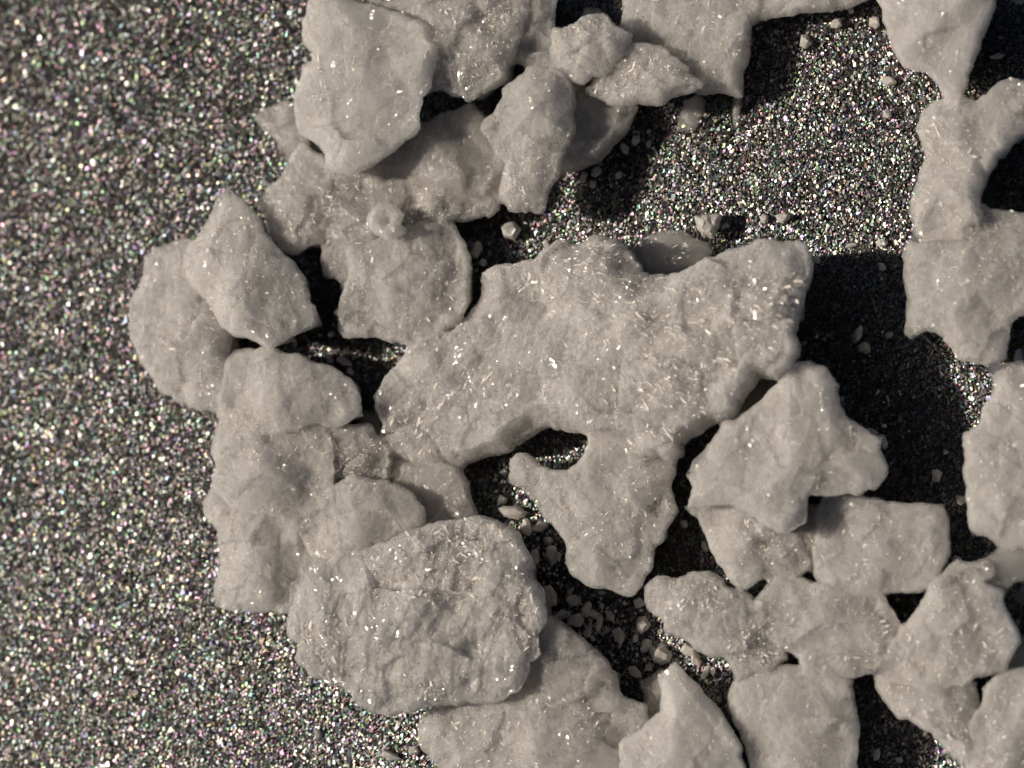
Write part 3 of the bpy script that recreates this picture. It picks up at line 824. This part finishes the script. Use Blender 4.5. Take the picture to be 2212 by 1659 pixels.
for t in [
    ("spiky scrap at the head of the dark channel", 1085, 1080, 30, 26, 40),
    ("long mauve flake across the upper dark channel", 1108, 1106, 76, 34, -8),
    ("mauve flake standing upright below the long one", 1137, 1141, 30, 46, 15),
    ("dusky flake at the right of the upright mauve one", 1165, 1139, 40, 24, 20),
    ("tall pale splinter in the upper dark channel", 1192, 1197, 30, 54, 0),
    ("small pale tip above the tall splinter", 1186, 1167, 22, 20, 0),
    ("dim crumb at the right of the tall splinter", 1207, 1202, 16, 26, 0),
    ("grey crumb pressed against the boulder's right edge", 1157, 1202, 22, 38, 10),
    ("reddish oblong crumb in the channel beside the boulder", 1188, 1287, 32, 60, 25),
    ("thin slanted splinter topping the crumb heap in the channel", 1233, 1277, 12, 28, -35),
    ("broad grey flake at the top of the crumb heap", 1240, 1296, 38, 28, 0),
    ("arrow-shaped crumb in the crumb heap", 1266, 1318, 28, 44, -30),
    ("pale flake right of the arrow-shaped crumb", 1281, 1327, 22, 38, 35),
    ("brown crumb in the heart of the crumb heap", 1243, 1342, 44, 36, 0),
    ("smooth grey pebble at the left foot of the crumb heap", 1212, 1328, 46, 26, 15),
    ("yellowish sliver standing in the crumb heap", 1275, 1350, 12, 30, -5),
    ("olive crumb at the heap's lower rim", 1268, 1368, 20, 24, -30),
    ("long twisted splinter right of the yellowish sliver", 1293, 1348, 18, 52, -15),
    ("small bluish crumb below the long twisted splinter", 1280, 1379, 12, 20, 20),
    ("mitten-shaped crumb in mid-channel", 1317, 1330, 36, 20, -40),
    ("little square crumb above the mitten-shaped one", 1300, 1309, 14, 16, 0),
    ("crumb clinging under the six-sided crystal's lower edge", 1301, 1281, 22, 12, -8),
    ("tiny round crumb below the six-sided crystal's lowest lobe", 1348, 1303, 13, 13, 30),
    ("wedge of clear crumb at the crusty crystal's left corner", 1380, 1302, 26, 26, 40),
    ("small lens-shaped crumb in mid-channel", 1311, 1363, 24, 11, 30),
    ("boot-shaped crumb in mid-channel", 1336, 1373, 28, 44, 12),
    ("rectangular pale crumb in the right of the channel", 1388, 1350, 34, 46, -12),
    ("small stub under the rectangular pale crumb", 1373, 1378, 14, 26, -10),
    ("oval crumb right below the rectangular one", 1395, 1394, 26, 38, -40),
    ("long faint crumb right of the oval one", 1428, 1394, 28, 12, 10),
    ("large clear cracked crumb above the triangular crystal", 1430, 1417, 54, 44, 15),
    ("leaf-like crumb left of the large clear cracked one", 1412, 1408, 22, 34, 40),
    ("lone plump crumb at the lower end of the channel", 1371, 1451, 38, 24, -40),
    ("little crumb between the lone plump one and the triangular crystal", 1401, 1441, 22, 16, 40),
    ("speck under the leaf-like crumb", 1392, 1425, 12, 10, 0),
    ("speck left of the leaf-like crumb", 1376, 1415, 10, 10, 0),
    ("violet chip under the crusty crystal's lower edge", 1487, 1405, 44, 30, -20),
    ("dark violet chip below the first violet one", 1503, 1424, 24, 34, 20),
    ("slim grey crumb near the lower dark gap's end, left of its twin", 1524, 1452, 16, 34, -25),
    ("slim grey crumb near the lower dark gap's end, right of its twin", 1541, 1451, 14, 24, 10),
    ("yellow-lit crumb on the crusty crystal's left corner", 1444, 1368, 16, 20, 10),
    ("greenish thin crumb in the black triangular gap", 1522, 1180, 14, 30, 30),
    ("dim crumb at the top of the black triangular gap", 1478, 1132, 22, 20, 0),
    ("faint crumb in the black nook left of the raised arm", 1087, 1019, 20, 14, 0),
]:
    crumb(*t, group=CH)
for t in [
    ("orange-brown crumb under the pear-shaped crystal's lower right", 637, 741, 12, 26, 5),
    ("cream crumb on the humped crystal's upper right edge", 712, 776, 24, 22, -20),
    ("grey splinter right of the cream crumb", 743, 781, 44, 20, -30),
    ("small grey crumb below the grey splinter", 756, 802, 16, 26, 30),
    ("small grey crumb in the dark gap under the rounded block's left corner", 716, 722, 22, 16, 0),
    ("little crumb at the rounded block's left side", 742, 628, 18, 16, 0),
    ("splinter at the left tip of the central mass", 812, 879, 20, 10, -20),
    ("dim flat crumb on the plate by the bottom edge, largest of the lower left", 840, 1632, 60, 24, -20),
    ("pale crumb near the wide bottom crystal's left edge", 893, 1622, 28, 24, 0),
    ("faint crumb on the plate below the sparkling boulder", 687, 1587, 18, 26, 0),
    ("pale grain at the bottom of the lower black gap, left of another", 1893, 1630, 18, 30, -20),
    ("pale grain at the bottom of the lower black gap, right of another", 1942, 1642, 18, 14, 0),
    ("grey crumb at the left rim of the smooth upright bottom crystal", 1580, 1530, 30, 40, 20),
    ("grey crumb wedged above the large tilted crystal by the black nook", 2070, 1215, 30, 34, 40),
]:
    crumb(*t)


# crumbs resting on the crystals would be too small to count: dust on the plate between them
def dust():
    r = np.random.default_rng(5)
    V, F = [], []
    spots = [(1340, 1375, 110, 70, 170), (1180, 1170, 50, 70, 80), (1250, 1335, 60, 40, 110), (1190, 1250, 30, 70, 40), (1420, 1420, 60, 30, 60), (1900, 800, 110, 200, 60), (1330, 340, 60, 90, 25),
             (1700, 300, 250, 180, 80), (1530, 1450, 40, 30, 12), (850, 1620, 60, 25, 14), (1930, 1600, 50, 50, 14), (300, 1000, 260, 500, 60)]
    for cx, cy, sx, sy, n in spots:
        for _ in range(n):
            px, py = r.normal(cx, sx * .6), r.normal(cy, sy * .6)
            s = r.uniform(.02, .055)
            x, y = at(px, py, s)
            b = len(V)
            R = Matrix.Rotation(r.uniform(0, 6.28), 3, (r.normal(), r.normal(), r.normal() + .01))
            for p in ((1, 0, 0), (-1, .2, 0), (0, .8, .1), (.1, -.9, 0), (0, .1, .7), (0, 0, -.7)):
                q = R @ (Vector(p) * s)
                V.append((x + q.x, y + q.y, s + .04 + q.z))
            for f in ((0, 2, 4), (2, 1, 4), (1, 3, 4), (3, 0, 4), (2, 0, 5), (1, 2, 5), (3, 1, 5), (0, 3, 5)):
                F.append(tuple(b + k for k in f))
    o = mesh_obj("crystal_dust", V, F, MAT['crumb'])
    o["kind"] = "stuff"
    o["label"] = "fine crystal dust scattered over the dark plate"
    o["category"] = "dust"


dust()
